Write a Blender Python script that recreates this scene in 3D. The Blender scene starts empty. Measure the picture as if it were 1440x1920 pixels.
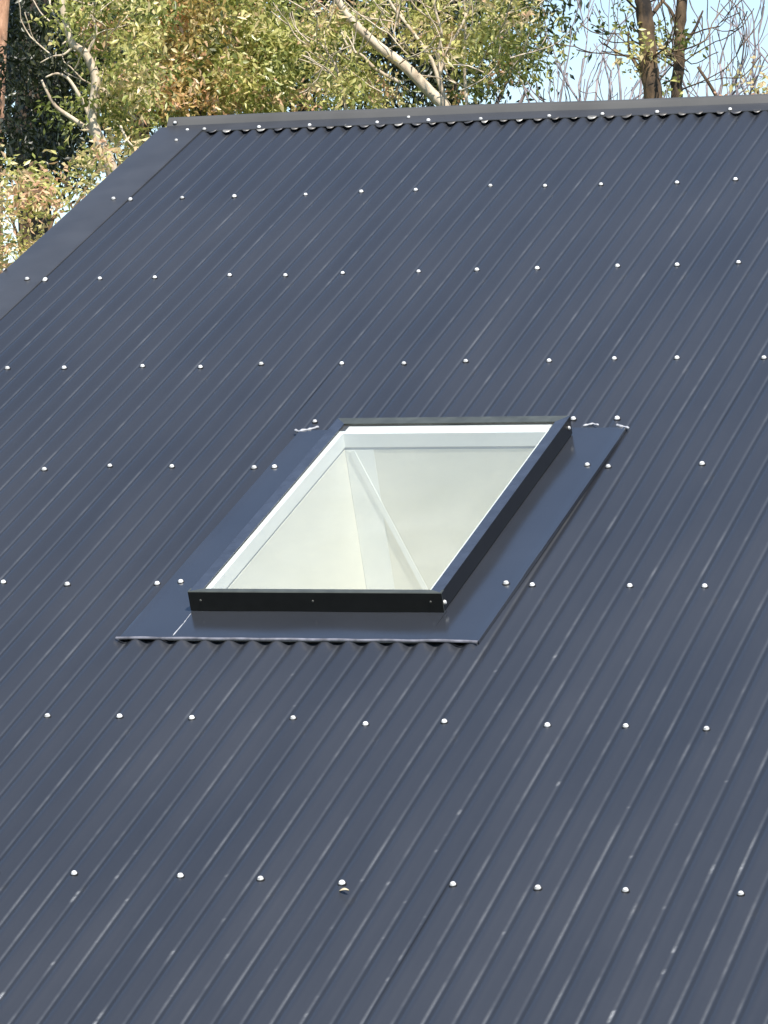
import bpy, math, random
import numpy as np
from mathutils import Vector, Matrix, Quaternion

SC = bpy.context.scene
COL = SC.collection
rng = np.random.default_rng(11)
random.seed(11)

# ------------------------------------------------------------------ frame of the roof
PITCH = math.radians(24.46)      # roof pitch
H = 6.0                          # height of the top batten's screw row
CP, SP = math.cos(PITCH), math.sin(PITCH)
ORB = 0.0762                     # corrugation pitch


def W(x, y, n=0.0):
    """roof coordinates (along the ridge, up the slope, off the sheet) -> world"""
    return (x, y * CP - n * SP, H + y * SP + n * CP)


ROOF_ROT = Matrix.Rotation(PITCH, 4, 'X')

# ------------------------------------------------------------------ camera
RM = np.array([[0.94192575, 0.30567525, -0.13906298],
               [-0.00183415, -0.40940942, -0.91234893],
               [-0.33581618, 0.85962001, -0.38507262]])
CAM_ROOF = (6.01760275, -13.72691845, 4.76208216)
FPX = 7284.71
CAM = Vector(W(*CAM_ROOF))


def rdir(v):
    x, y, n = v
    return Vector((x, y * CP - n * SP, y * SP + n * CP))


AX, AY, AZ = rdir(RM[0]), -rdir(RM[1]), -rdir(RM[2])
cam_data = bpy.data.cameras.new('camera')
cam = bpy.data.objects.new('camera', cam_data)
COL.objects.link(cam)
m = Matrix((AX, AY, AZ)).transposed().to_4x4()
m.translation = CAM
cam.matrix_world = m
cam_data.sensor_fit = 'VERTICAL'
cam_data.sensor_height = 24.0
cam_data.lens = 24.0 * FPX / 1920.0
cam_data.clip_start = 0.5
cam_data.clip_end = 3000
SC.camera = cam


def at(px, py, depth):
    """a point seen at photo pixel (px, py), `depth` metres in front of the lens"""
    return CAM - AZ * depth + AX * ((px - 720) / FPX * depth) - AY * ((py - 960) / FPX * depth)


# ------------------------------------------------------------------ sky, sun, exposure
SUN_AZ = math.radians(145)       # clockwise from +Y: high, behind the camera and to its right
SUN_EL = math.radians(55.0)
world = bpy.data.worlds.new('World')
SC.world = world
world.use_nodes = True
wn = world.node_tree
sky = wn.nodes.new('ShaderNodeTexSky')
sky.sky_type = 'NISHITA'
sky.sun_disc = False
sky.sun_elevation = SUN_EL
sky.sun_rotation = SUN_AZ
sky.air_density = 1.0
sky.dust_density = 0.1
sky.ozone_density = 1.0
wn.links.new(sky.outputs[0], wn.nodes['Background'].inputs[0])
wn.nodes['Background'].inputs[1].default_value = 0.102

sd = bpy.data.lights.new('sun', 'SUN')
sd.energy = 4.3
sd.angle = math.radians(0.53)
sd.color = (1.0, 0.94, 0.85)
sun = bpy.data.objects.new('sun', sd)
COL.objects.link(sun)
sv = Vector((math.sin(SUN_AZ) * math.cos(SUN_EL), math.cos(SUN_AZ) * math.cos(SUN_EL), math.sin(SUN_EL)))
sun.rotation_euler = sv.to_track_quat('Z', 'Y').to_euler()
sun.location = (20, 20, 30)

SC.view_settings.view_transform = 'Standard'
SC.view_settings.look = 'None'
SC.view_settings.gamma = 1.0
SC.view_settings.use_curve_mapping = False
SC.view_settings.exposure = 0.85
SC.render.engine = 'CYCLES'
SC.cycles.max_bounces = 10
SC.cycles.diffuse_bounces = 6
SC.cycles.transparent_max_bounces = 12
SC.cycles.caustics_reflective = False
SC.cycles.caustics_refractive = False


# ------------------------------------------------------------------ helpers
class MB:
    def __init__(self):
        self.v, self.f = [], []

    def add(self, vs, fs):
        o = len(self.v)
        self.v += [tuple(p) for p in vs]
        self.f += [tuple(i + o for i in q) for q in fs]

    def box(self, x0, x1, y0, y1, z0, z1, tf=None):
        vs = [(x, y, z) for z in (z0, z1) for y in (y0, y1) for x in (x0, x1)]
        if tf:
            vs = [tf(*p) for p in vs]
        self.add(vs, [(0, 2, 3, 1), (4, 5, 7, 6), (0, 1, 5, 4), (2, 6, 7, 3), (0, 4, 6, 2), (1, 3, 7, 5)])

    def prism(self, prof, path):
        """prof: list of callables is not needed; path: list of rings (each a list of points)"""
        n = len(path[0])
        vs = [p for ring in path for p in ring]
        fs = []
        for k in range(len(path) - 1):
            for i in range(n):
                j = (i + 1) % n
                fs.append((k * n + i, k * n + j, (k + 1) * n + j, (k + 1) * n + i))
        fs.append(tuple(reversed(range(n))))
        fs.append(tuple((len(path) - 1) * n + i for i in range(n)))
        self.add(vs, fs)

    def tube(self, pts, radii, sides=6, cap=True):
        pts = [Vector(p) for p in pts]
        n = len(pts)
        rings = []
        ref = Vector((0.31, 0.17, 0.93)).normalized()
        for k in range(n):
            d = (pts[min(k + 1, n - 1)] - pts[max(k - 1, 0)])
            if d.length < 1e-9:
                d = Vector((0, 0, 1))
            d.normalize()
            a = d.cross(ref)
            if a.length < 0.05:
                a = d.cross(Vector((1, 0, 0)))
            a.normalize()
            b = d.cross(a)
            rings.append([pts[k] + (a * math.cos(t) + b * math.sin(t)) * radii[k]
                          for t in [2 * math.pi * i / sides for i in range(sides)]])
        vs = [p for r in rings for p in r]
        fs = []
        for k in range(n - 1):
            for i in range(sides):
                j = (i + 1) % sides
                fs.append((k * sides + i, k * sides + j, (k + 1) * sides + j, (k + 1) * sides + i))
        if cap:
            fs.append(tuple(range(sides))[::-1])
            fs.append(tuple((n - 1) * sides + i for i in range(sides)))
        self.add(vs, fs)

    def mesh(self, name, mat, smooth=False):
        me = bpy.data.meshes.new(name)
        me.from_pydata(self.v, [], self.f)
        me.materials.append(mat)
        if smooth:
            me.polygons.foreach_set('use_smooth', [True] * len(me.polygons))
        me.update()
        return me

    def build(self, name, mat, parent=None, smooth=False):
        return link(name, self.mesh(name, mat, smooth), parent)


ROOTLOC = {}


def root_of(o):
    while o.parent:
        o = o.parent
    return o


def link(name, me, parent=None, mw=None):
    """a new object; its coordinates stay world coordinates whatever its parent is"""
    o = bpy.data.objects.new(name, me)
    COL.objects.link(o)
    if mw is not None:
        o.matrix_world = mw
    if parent:
        o.parent = parent
        o.matrix_parent_inverse = WORLD[parent.name].inverted()
    WORLD[o.name] = mw.copy() if mw is not None else Matrix()
    return o


WORLD = {}


def thing(name, label, cat, loc, group=None):
    o = bpy.data.objects.new(name, None)
    COL.objects.link(o)
    o.location = loc
    o.empty_display_size = 0.3
    o['label'] = label
    o['category'] = cat
    if group:
        o['group'] = group
    WORLD[o.name] = Matrix.Translation(Vector(loc))
    return o


def tag(o, label, cat, group=None):
    o['label'] = label
    o['category'] = cat
    if group:
        o['group'] = group
    return o


def bevel(o, w, seg=2, angle=35):
    b = o.modifiers.new('bevel', 'BEVEL')
    b.width = w
    b.segments = seg
    b.limit_method = 'ANGLE'
    b.angle_limit = math.radians(angle)
    return o


# ------------------------------------------------------------------ materials
def mat_new(name):
    mt = bpy.data.materials.new(name)
    mt.use_nodes = True
    nt = mt.node_tree
    return mt, nt, nt.nodes['Principled BSDF']


def nd(nt, t, **kw):
    n = nt.nodes.new(t)
    for k, v in kw.items():
        if k.startswith('i_'):
            n.inputs[k[2:].replace('_', ' ')].default_value = v
        else:
            setattr(n, k, v)
    return n


def math_n(nt, op, a, b=None, clamp=False):
    n = nt.nodes.new('ShaderNodeMath')
    n.operation = op
    n.use_clamp = clamp
    for i, v in enumerate((a, b)):
        if v is None:
            continue
        if isinstance(v, (int, float)):
            n.inputs[i].default_value = v
        else:
            nt.links.new(v, n.inputs[i])
    return n.outputs[0]


def ramp(nt, fac, stops):
    r = nt.nodes.new('ShaderNodeValToRGB')
    el = r.color_ramp.elements
    while len(el) < len(stops):
        el.new(0.5)
    for e, (p, c) in zip(el, stops):
        e.position = p
        e.color = (*c, 1) if len(c) == 3 else c
    nt.links.new(fac, r.inputs[0])
    return r.outputs[0]


def plain(name, col, rough=0.5, spec=0.5, metal=0.0, noise=0.0, scale=20.0, bump=0.0):
    mt, nt, p = mat_new(name)
    p.inputs['Base Color'].default_value = (*col, 1)
    p.inputs['Roughness'].default_value = rough
    p.inputs['Specular IOR Level'].default_value = spec
    p.inputs['Metallic'].default_value = metal
    if noise or bump:
        tc = nd(nt, 'ShaderNodeTexCoord')
        nz = nd(nt, 'ShaderNodeTexNoise', i_Scale=scale, i_Detail=5.0)
        nt.links.new(tc.outputs['Object'], nz.inputs['Vector'])
        if noise:
            c = ramp(nt, nz.outputs['Fac'], [(0.3, tuple(k * (1 - noise) for k in col)), (0.7, tuple(min(1, k * (1 + noise)) for k in col))])
            nt.links.new(c, p.inputs['Base Color'])
        if bump:
            b = nd(nt, 'ShaderNodeBump', i_Strength=bump, i_Distance=0.01)
            nt.links.new(nz.outputs['Fac'], b.inputs['Height'])
            nt.links.new(b.outputs[0], p.inputs['Normal'])
    return mt


def roof_paint():
    """dark blue-grey prepainted steel, dusty, with pale scuffs and lichen along the crests lower down"""
    mt, nt, p = mat_new('roof_paint')
    at_ = nd(nt, 'ShaderNodeAttribute', attribute_name='roof_uv')
    sep = nd(nt, 'ShaderNodeSeparateXYZ')
    nt.links.new(at_.outputs['Vector'], sep.inputs[0])
    x, y = sep.outputs[0], sep.outputs[1]
    # base with broad, faint dust variation, stretched down the slope
    cmb = nd(nt, 'ShaderNodeCombineXYZ')
    nt.links.new(math_n(nt, 'MULTIPLY', x, 5.0), cmb.inputs[0])
    nt.links.new(math_n(nt, 'MULTIPLY', y, 0.8), cmb.inputs[1])
    n1 = nd(nt, 'ShaderNodeTexNoise', i_Scale=1.0, i_Detail=4.0)
    nt.links.new(cmb.outputs[0], n1.inputs['Vector'])
    base = ramp(nt, n1.outputs['Fac'], [(0.3, (0.0190, 0.0220, 0.0290)), (0.7, (0.0240, 0.0270, 0.0345))])
    # fine grain
    n2 = nd(nt, 'ShaderNodeTexNoise', i_Scale=260.0, i_Detail=2.0)
    nt.links.new(at_.outputs['Vector'], n2.inputs['Vector'])
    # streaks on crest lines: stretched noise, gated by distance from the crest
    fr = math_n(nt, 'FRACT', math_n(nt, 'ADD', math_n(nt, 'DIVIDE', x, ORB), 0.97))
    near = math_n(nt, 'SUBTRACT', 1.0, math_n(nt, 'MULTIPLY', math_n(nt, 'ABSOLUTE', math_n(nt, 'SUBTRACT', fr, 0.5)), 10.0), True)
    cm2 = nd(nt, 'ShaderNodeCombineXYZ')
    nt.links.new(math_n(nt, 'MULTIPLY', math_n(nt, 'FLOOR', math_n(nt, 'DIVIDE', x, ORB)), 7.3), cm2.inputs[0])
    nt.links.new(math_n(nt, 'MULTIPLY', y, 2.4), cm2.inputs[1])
    n3 = nd(nt, 'ShaderNodeTexNoise', i_Scale=1.0, i_Detail=4.0, i_Roughness=0.7)
    nt.links.new(cm2.outputs[0], n3.inputs['Vector'])
    cm3 = nd(nt, 'ShaderNodeCombineXYZ')
    nt.links.new(math_n(nt, 'MULTIPLY', math_n(nt, 'FLOOR', math_n(nt, 'DIVIDE', x, ORB)), 5.9), cm3.inputs[0])
    nt.links.new(math_n(nt, 'MULTIPLY', y, 7.5), cm3.inputs[1])
    n4 = nd(nt, 'ShaderNodeTexNoise', i_Scale=1.0, i_Detail=3.0, i_Roughness=0.6)
    nt.links.new(cm3.outputs[0], n4.inputs['Vector'])
    # worn and overgrown more towards the eave, where people walk
    low = nd(nt, 'ShaderNodeMapRange')
    low.inputs['From Min'].default_value = -3.4
    low.inputs['From Max'].default_value = -7.0
    low.inputs['To Min'].default_value = 0.0
    low.inputs['To Max'].default_value = 0.15
    nt.links.new(y, low.inputs['Value'])
    brk = ramp(nt, n2.outputs['Fac'], [(0.35, (0.25,) * 3), (0.6, (1.0,) * 3)])
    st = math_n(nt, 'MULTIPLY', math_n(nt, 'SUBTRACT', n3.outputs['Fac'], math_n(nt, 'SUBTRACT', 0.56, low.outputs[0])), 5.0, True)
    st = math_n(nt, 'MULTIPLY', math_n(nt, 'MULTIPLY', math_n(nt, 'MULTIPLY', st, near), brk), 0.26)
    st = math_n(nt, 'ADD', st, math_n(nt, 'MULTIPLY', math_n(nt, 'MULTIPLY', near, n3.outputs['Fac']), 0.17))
    li = math_n(nt, 'MULTIPLY', math_n(nt, 'SUBTRACT', n4.outputs['Fac'], math_n(nt, 'SUBTRACT', 0.722, low.outputs[0])), 12.0, True)
    li = math_n(nt, 'MULTIPLY', math_n(nt, 'MULTIPLY', math_n(nt, 'MULTIPLY', li, near), brk), 0.8)
    # settled dust, in soft broad patches
    nd_ = nd(nt, 'ShaderNodeTexNoise', i_Scale=0.7, i_Detail=5.0, i_Roughness=0.6)
    nt.links.new(at_.outputs['Vector'], nd_.inputs['Vector'])
    du = ramp(nt, nd_.outputs['Fac'], [(0.35, (0.0,) * 3), (0.72, (0.07,) * 3)])
    mixd = nd(nt, 'ShaderNodeMix', data_type='RGBA')
    nt.links.new(du, mixd.inputs[0])
    nt.links.new(base, mixd.inputs[6])
    mixd.inputs[7].default_value = (0.105, 0.104, 0.106, 1)
    mix = nd(nt, 'ShaderNodeMix', data_type='RGBA')
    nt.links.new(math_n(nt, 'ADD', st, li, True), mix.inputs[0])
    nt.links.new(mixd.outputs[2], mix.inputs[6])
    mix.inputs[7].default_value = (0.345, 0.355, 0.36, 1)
    nt.links.new(mix.outputs[2], p.inputs['Base Color'])
    rg = ramp(nt, n1.outputs['Fac'], [(0.25, (0.30,) * 3), (0.75, (0.38,) * 3)])
    nt.links.new(rg, p.inputs['Roughness'])
    p.inputs['Specular IOR Level'].default_value = 0.8
    b = nd(nt, 'ShaderNodeBump', i_Strength=0.12, i_Distance=0.002)
    nt.links.new(n2.outputs['Fac'], b.inputs['Height'])
    nt.links.new(b.outputs[0], p.inputs['Normal'])
    return mt


M = {}
M['roof'] = roof_paint()
M['flash'] = plain('flashing_paint', (0.026, 0.029, 0.036), 0.18, 0.5, 0, 0.12, 3.0, 0.02)
M['flash'].node_tree.nodes['Principled BSDF'].inputs['IOR'].default_value = 2.7
M['cap'] = plain('cap_paint', (0.042, 0.044, 0.049), 0.38, 0.5, 0, 0.15, 6.0, 0.03)
M['edge'] = plain('cut_edge_metal', (0.17, 0.17, 0.20), 0.5, 0.5, 0.2, 0.5, 30.0)
M['tab'] = plain('turned_down_edge', (0.11, 0.105, 0.10), 0.45, 0.5, 0.2, 0.35, 25.0)
M['frame'] = plain('black_frame_paint', (0.009, 0.009, 0.009), 0.35, 0.3, 0, 0.2, 30.0)
M['screw'] = plain('zinc_screw', (0.72, 0.72, 0.73), 0.35, 0.5, 0.0)
M['washer'] = plain('rubber_washer', (0.012, 0.012, 0.013), 0.7)
M['dull_screw'] = plain('dull_rivet', (0.10, 0.10, 0.09), 0.45, 0.5, 0.5)
M['lining'] = plain('white_lining', (0.92, 0.92, 0.91), 0.4, 0.5, 0, 0.02, 5.0)
M['plaster'] = plain('cream_plaster', (0.88, 0.855, 0.77), 0.75, 0.3, 0, 0.03, 4.0)
M['sun_white'] = plain('sun_streak_white', (0.95, 0.95, 0.93), 0.5, 0.4, 0, 0.02, 6.0)  # white that stands for sunlight on the shaft wall
M['sealant'] = plain('grey_sealant', (0.34, 0.35, 0.38), 0.5, 0.5, 0, 0.35, 60.0)
M['gap'] = plain('shadow_gap_strip', (0.45, 0.47, 0.48), 0.6)
M['wall'] = plain('render_wall', (0.45, 0.43, 0.39), 0.8, 0.3, 0, 0.08, 8.0, 0.2)
M['floor'] = plain('timber_floor', (0.32, 0.22, 0.13), 0.4, 0.5, 0, 0.2, 3.0)
M['leaf_bit'] = plain('dead_leaf', (0.46, 0.40, 0.28), 0.7)


def glass_mat():
    mt, nt, p = mat_new('pane_glass')
    nt.nodes.remove(p)
    out = nt.nodes['Material Output']
    tr = nd(nt, 'ShaderNodeBsdfTransparent')
    tr.inputs[0].default_value = (0.965, 0.985, 0.975, 1)
    gl = nd(nt, 'ShaderNodeBsdfGlossy', i_Roughness=0.01)
    lw = nd(nt, 'ShaderNodeLayerWeight', i_Blend=0.5)
    fac = math_n(nt, 'ADD', math_n(nt, 'MULTIPLY', math_n(nt, 'POWER', lw.outputs['Facing'], 5.0), 0.9), 0.07, True)
    mx = nd(nt, 'ShaderNodeMixShader')
    nt.links.new(fac, mx.inputs[0])
    nt.links.new(tr.outputs[0], mx.inputs[1])
    nt.links.new(gl.outputs[0], mx.inputs[2])
    df = nd(nt, 'ShaderNodeBsdfDiffuse')
    df.inputs[0].default_value = (0.8, 0.8, 0.76, 1)
    tc = nd(nt, 'ShaderNodeTexCoord')
    nz = nd(nt, 'ShaderNodeTexNoise', i_Scale=4.0, i_Detail=6.0, i_Roughness=0.65)
    nt.links.new(tc.outputs['Object'], nz.inputs['Vector'])
    film = ramp(nt, nz.outputs['Fac'], [(0.3, (0.018,) * 3), (0.75, (0.06,) * 3)])
    m2 = nd(nt, 'ShaderNodeMixShader')
    nt.links.new(film, m2.inputs[0])
    nt.links.new(mx.outputs[0], m2.inputs[1])
    nt.links.new(df.outputs[0], m2.inputs[2])
    nt.links.new(m2.outputs[0], out.inputs[0])
    return mt


M['glass'] = glass_mat()


def leaf_mat(name, stops, trans=0.33):
    mt, nt, p = mat_new(name)
    nt.nodes.remove(p)
    out = nt.nodes['Material Output']
    a = nd(nt, 'ShaderNodeAttribute', attribute_name='tint')
    col = ramp(nt, a.outputs['Fac'], stops)
    pr = nd(nt, 'ShaderNodeBsdfPrincipled', i_Roughness=0.38)
    pr.inputs['Specular IOR Level'].default_value = 0.6
    nt.links.new(col, pr.inputs['Base Color'])
    tl = nd(nt, 'ShaderNodeBsdfTranslucent')
    hs = nd(nt, 'ShaderNodeHueSaturation', i_Saturation=1.1, i_Value=1.3)
    nt.links.new(col, hs.inputs['Color'])
    nt.links.new(hs.outputs[0], tl.inputs[0])
    mx = nd(nt, 'ShaderNodeMixShader')
    mx.inputs[0].default_value = trans
    nt.links.new(pr.outputs[0], mx.inputs[1])
    nt.links.new(tl.outputs[0], mx.inputs[2])
    nt.links.new(mx.outputs[0], out.inputs[0])
    return mt


def bark_mat(name, c0, c1, scale=14.0):
    mt, nt, p = mat_new(name)
    tc = nd(nt, 'ShaderNodeTexCoord')
    mp = nd(nt, 'ShaderNodeMapping')
    mp.inputs['Scale'].default_value = (1, 1, 0.35)
    nt.links.new(tc.outputs['Object'], mp.inputs[0])
    nz = nd(nt, 'ShaderNodeTexNoise', i_Scale=scale, i_Detail=6.0, i_Roughness=0.65)
    nt.links.new(mp.outputs[0], nz.inputs['Vector'])
    nt.links.new(ramp(nt, nz.outputs['Fac'], [(0.36, c0), (0.62, c1)]), p.inputs['Base Color'])
    p.inputs['Roughness'].default_value = 0.85
    b = nd(nt, 'ShaderNodeBump', i_Strength=0.6, i_Distance=0.02)
    nt.links.new(nz.outputs['Fac'], b.inputs['Height'])
    nt.links.new(b.outputs[0], p.inputs['Normal'])
    return mt


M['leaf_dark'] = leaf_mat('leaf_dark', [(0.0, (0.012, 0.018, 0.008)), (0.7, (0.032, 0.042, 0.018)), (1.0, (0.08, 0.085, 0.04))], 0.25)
M['leaf_olive'] = leaf_mat('leaf_olive', [(0.0, (0.07, 0.095, 0.025)), (0.4, (0.27, 0.30, 0.08)), (0.62, (0.56, 0.53, 0.19)), (0.85, (0.68, 0.55, 0.32)), (1.0, (0.66, 0.40, 0.25))])
M['leaf_autumn'] = leaf_mat('leaf_autumn', [(0.0, (0.10, 0.11, 0.03)), (0.4, (0.34, 0.28, 0.09)), (0.65, (0.60, 0.42, 0.17)), (0.85, (0.64, 0.36, 0.19)), (1.0, (0.68, 0.50, 0.38))])
M['bark_cream'] = bark_mat('bark_cream', (0.36, 0.28, 0.20), (0.68, 0.58, 0.44))
M['bark_dark'] = bark_mat('bark_dark', (0.03, 0.022, 0.018), (0.12, 0.085, 0.06))
M['bark_brown'] = bark_mat('bark_brown', (0.016, 0.011, 0.008), (0.18, 0.115, 0.062), 8.0)
M['bark_orange'] = bark_mat('bark_orange', (0.30, 0.15, 0.09), (0.62, 0.36, 0.24))
M['bark_grey'] = bark_mat('bark_grey', (0.19, 0.165, 0.185), (0.36, 0.31, 0.32))
M['grass'] = plain('grass_ground', (0.06, 0.085, 0.03), 0.9, 0.2, 0, 0.4, 1.3, 0.4)

# ------------------------------------------------------------------ ground
HX0, HX1 = -0.30, 6.3             # gable walls
EAVE = -7.6                       # eave line, in roof coordinates
RIDGE = 0.990
YR = RIDGE * CP


def ground_h(x, y):
    t = min(1, max(0, (-8.6 - y) / 5.0))
    s = t * t * (3 - 2 * t)
    far = min(1, max(0, (math.hypot(x, y) - 60) / 200))
    return 3.05 * s - 14.0 * far * far


g = MB()
gx = sorted(set(list(np.linspace(-1500, -60, 18)) + list(np.linspace(-55, 55, 56)) + list(np.linspace(60, 1500, 18))))
for yy in gx:
    for xx in gx:
        g.v.append((xx, yy, ground_h(xx, yy) - 0.0))
N = len(gx)
for j in range(N - 1):
    for i in range(N - 1):
        g.f.append((j * N + i, j * N + i + 1, (j + 1) * N + i + 1, (j + 1) * N + i))
go = g.build('ground', M['grass'], None, True)
go['kind'] = 'structure'

# ------------------------------------------------------------------ house
house = thing('house', 'house with a dark blue-grey corrugated steel gable roof', 'house', (3.0, YR, 0))

# skylight plan, in roof coordinates
FX0, FX1, FY0, FY1 = 1.500, 2.310, -3.845, -2.487      # outer frame
FT = 0.072                                             # top of frame above the crests
OX0, OX1, OY0, OY1 = 1.556, 2.262, -3.812, -2.598      # clear opening


def wave(x):
    """corrugation height, crest = 0, slightly flattened crests and valleys"""
    c = math.cos(2 * math.pi * x / ORB)
    return -0.0079 * (1 - (1.06 * c - 0.06 * c ** 3))


def sheet_mesh(xa, xb, ya, yb, sgn=1.0, lift=0.0012, seed=0, hole=True):
    """one roofing sheet; sgn -1 mirrors it to the far slope"""
    step = ORB / 16
    nx = int(round((xb - xa) / step))
    xs = [xa + (xb - xa) * i / nx for i in range(nx + 1)]
    ys = sorted(list(np.arange(ya, yb, 0.22)) + [yb] + ([OY0 - 0.021, OY1 + 0.021] if hole else []))
    r = np.random.default_rng(seed)
    ph = r.uniform(0, 6.28, 6)
    vs, uv = [], []
    for y in ys:
        for i, x in enumerate(xs):
            n = wave(x) + lift * (1 - i / nx)
            # slight oil-canning and wandering of the rolled profile
            n += 0.0007 * math.sin(1.9 * y + ph[0] + 3 * x) + 0.0005 * math.sin(4.3 * y + ph[1] + 9 * x)
            xw = x + 0.0012 * math.sin(1.3 * y + ph[2]) + 0.0007 * math.sin(5.1 * y + ph[3] + 2 * x)
            uv.append((x, y, 0))
            if sgn > 0:
                vs.append(W(xw, y, n))
            else:
                q = W(xw, y, n)
                vs.append((q[0], 2 * YR - q[1], q[2]))
    fs = []
    for j in range(len(ys) - 1):
        for i in range(nx):
            cx, cy = (xs[i] + xs[i + 1]) / 2, (ys[j] + ys[j + 1]) / 2
            if hole and OX0 - 0.02 < cx < OX1 + 0.02 and OY0 - 0.02 < cy < OY1 + 0.02:
                continue
            k = j * (nx + 1) + i
            q = (k, k + 1, k + nx + 2, k + nx + 1)
            fs.append(q if sgn > 0 else q[::-1])
    me = bpy.data.meshes.new('roof_sheet')
    me.from_pydata(vs, [], fs)
    me.materials.append(M['roof'])
    a = me.attributes.new('roof_uv', 'FLOAT_VECTOR', 'POINT')
    a.data.foreach_set('vector', np.array(uv, dtype=np.float32).ravel())
    me.polygons.foreach_set('use_smooth', [True] * len(me.polygons))
    me.update()
    return me


# screw: hexagon head on a flange, over a rubber washer (two sub-shapes, one mesh, two materials)
def screw_mesh():
    b = MB()
    mats = []

    def ring(r, z, s, off=0.0):
        return [(r * math.cos(2 * math.pi * i / s + off), r * math.sin(2 * math.pi * i / s + off), z) for i in range(s)]
    b.prism(None, [ring(0.0125, -0.003, 12), ring(0.0125, 0.0012, 12)])
    n0 = len(b.f)
    b.prism(None, [ring(0.0092, 0.0012, 12), ring(0.0090, 0.0030, 12), ring(0.0078, 0.0048, 12), ring(0.0072, 0.0072, 12), ring(0.0052, 0.0086, 12)])
    me = b.mesh('screw', M['washer'])
    me.materials.append(M['screw'])
    for i, p in enumerate(me.polygons):
        p.material_index = 0 if i < n0 else 1
    return me


SCREW = screw_mesh()
SCREWS = [SCREW]
for k, v in enumerate((0.62, 0.50, 0.78)):
    sm_ = SCREW.copy()
    sm_.materials[1] = plain('zinc_screw_tone', (v, v, v * 0.99), 0.4, 0.5, 0.0, 0.2, 150.0)
    SCREWS.append(sm_)


def screw(x, y, n, parent, tilt=True, scale=1.0, up=None):
    q = Matrix.Translation(Vector(W(x, y, n))) @ ROOF_ROT
    if up is not None:
        q = Matrix.Translation(Vector(W(x, y, n))) @ ROOF_ROT @ Vector(up).to_track_quat('Z', 'Y').to_matrix().to_4x4()
    q = q @ Matrix.Rotation(random.uniform(0, 1.05), 4, 'Z') @ Matrix.Rotation(random.uniform(-0.06, 0.06), 4, 'X') @ Matrix.Scale(scale, 4)
    return link('screw', random.choice(SCREWS), parent, q @ Matrix.Scale(random.uniform(0.84, 0.98), 4))


BAT = 0.910
sheets = []
NSH = 9
for k in range(NSH):
    xa = (-3.62 + 10 * k) * ORB
    xb = (-3.62 + 10 * (k + 1) + 0.30) * ORB
    if k == 0:
        xa = -4.6 * ORB
    if k == NSH - 1:
        xb = 6.30
    sheets.append((xa, xb, link('roof_sheet', sheet_mesh(xa, xb, EAVE, RIDGE - 0.03, 1, 0.0013, 40 + k), house)))


def sheet_at(x):
    for xa, xb, o in sheets:
        if xa <= x < xb - 0.02:
            return o
    return sheets[-1][2]


for row in range(8):
    y = -BAT * row
    for i in range(-3, 66):
        if i % 10 not in (0, 3, 7):
            continue
        x = i * ORB
        if 1.35 < x < 2.52 and -4.0 < y < -2.4:
            continue
        if x > 4.9:
            continue
        screw(x + random.gauss(0, 0.002), y + random.gauss(0, 0.008), wave(x) + 0.001, sheet_at(x))
for row in (0, 1, 2):
    screw(-3 * ORB, -BAT * row - 0.006, 0.001, sheets[0][2])

# far slope: one mesh per sheet too, plainer
for k in range(NSH):
    xa = (-3.62 + 10 * k) * ORB
    xb = (-3.62 + 10 * (k + 1) + 0.30) * ORB
    if k == 0:
        xa = -4.6 * ORB
    if k == NSH - 1:
        xb = 6.30
    link('roof_sheet', sheet_mesh(xa, xb, EAVE, RIDGE - 0.03, -1, 0.0013, 80 + k, False), house)


# ridge capping: wing, step, rolled top; swept along x
def ridge_prof():
    # wing on the crests, a steep fold, then a flat crown
    pr = [(0.848, 0.0005), (0.849, 0.0035), (0.904, 0.0065), (0.909, 0.0085), (0.913, 0.0125), (0.931, 0.0290), (0.937, 0.0335), (0.945, 0.0365), (0.957, 0.0362), (0.990, 0.0240)]
    return pr


rp = ridge_prof()
front = [W(0, y, n)[1:] for y, n in rp]
back_ = [(2 * YR - a, b) for a, b in reversed(front)]
prof = front + back_
rc = MB()
xs = list(np.arange(-0.418, 6.26, 0.12)) + [6.30]
npf = len(prof)
for x in xs:
    dz = 0.0016 * math.sin(2.1 * x) + 0.0010 * math.sin(6.3 * x + 1)
    for (yy, zz) in prof:
        rc.v.append((x, yy, zz + dz))
for i in range(len(xs) - 1):
    for j in range(npf - 1):
        rc.f.append((i * npf + j, (i + 1) * npf + j, (i + 1) * npf + j + 1, i * npf + j + 1))
# closed end at the gable
rc.f.append(tuple(range(npf)))
ridge_cap = rc.build('ridge_cap', M['cap'], house, True)
# light sheen on the fold and crown, put in as a paler cap colour
M['cap_sheen'] = plain('cap_sheen_paint', (0.074, 0.073, 0.071), 0.5, 0.5, 0, 0.18, 3.0, 0.03)
ridge_cap.data.materials.append(M['cap_sheen'])
for f_ in ridge_cap.data.polygons:
    if f_.index < (len(xs) - 1) * (npf - 1) and f_.index % (npf - 1) in range(4, npf - 5):
        f_.material_index = 1
sm = ridge_cap.modifiers.new('edges', 'EDGE_SPLIT')
sm.split_angle = math.radians(34)

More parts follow.
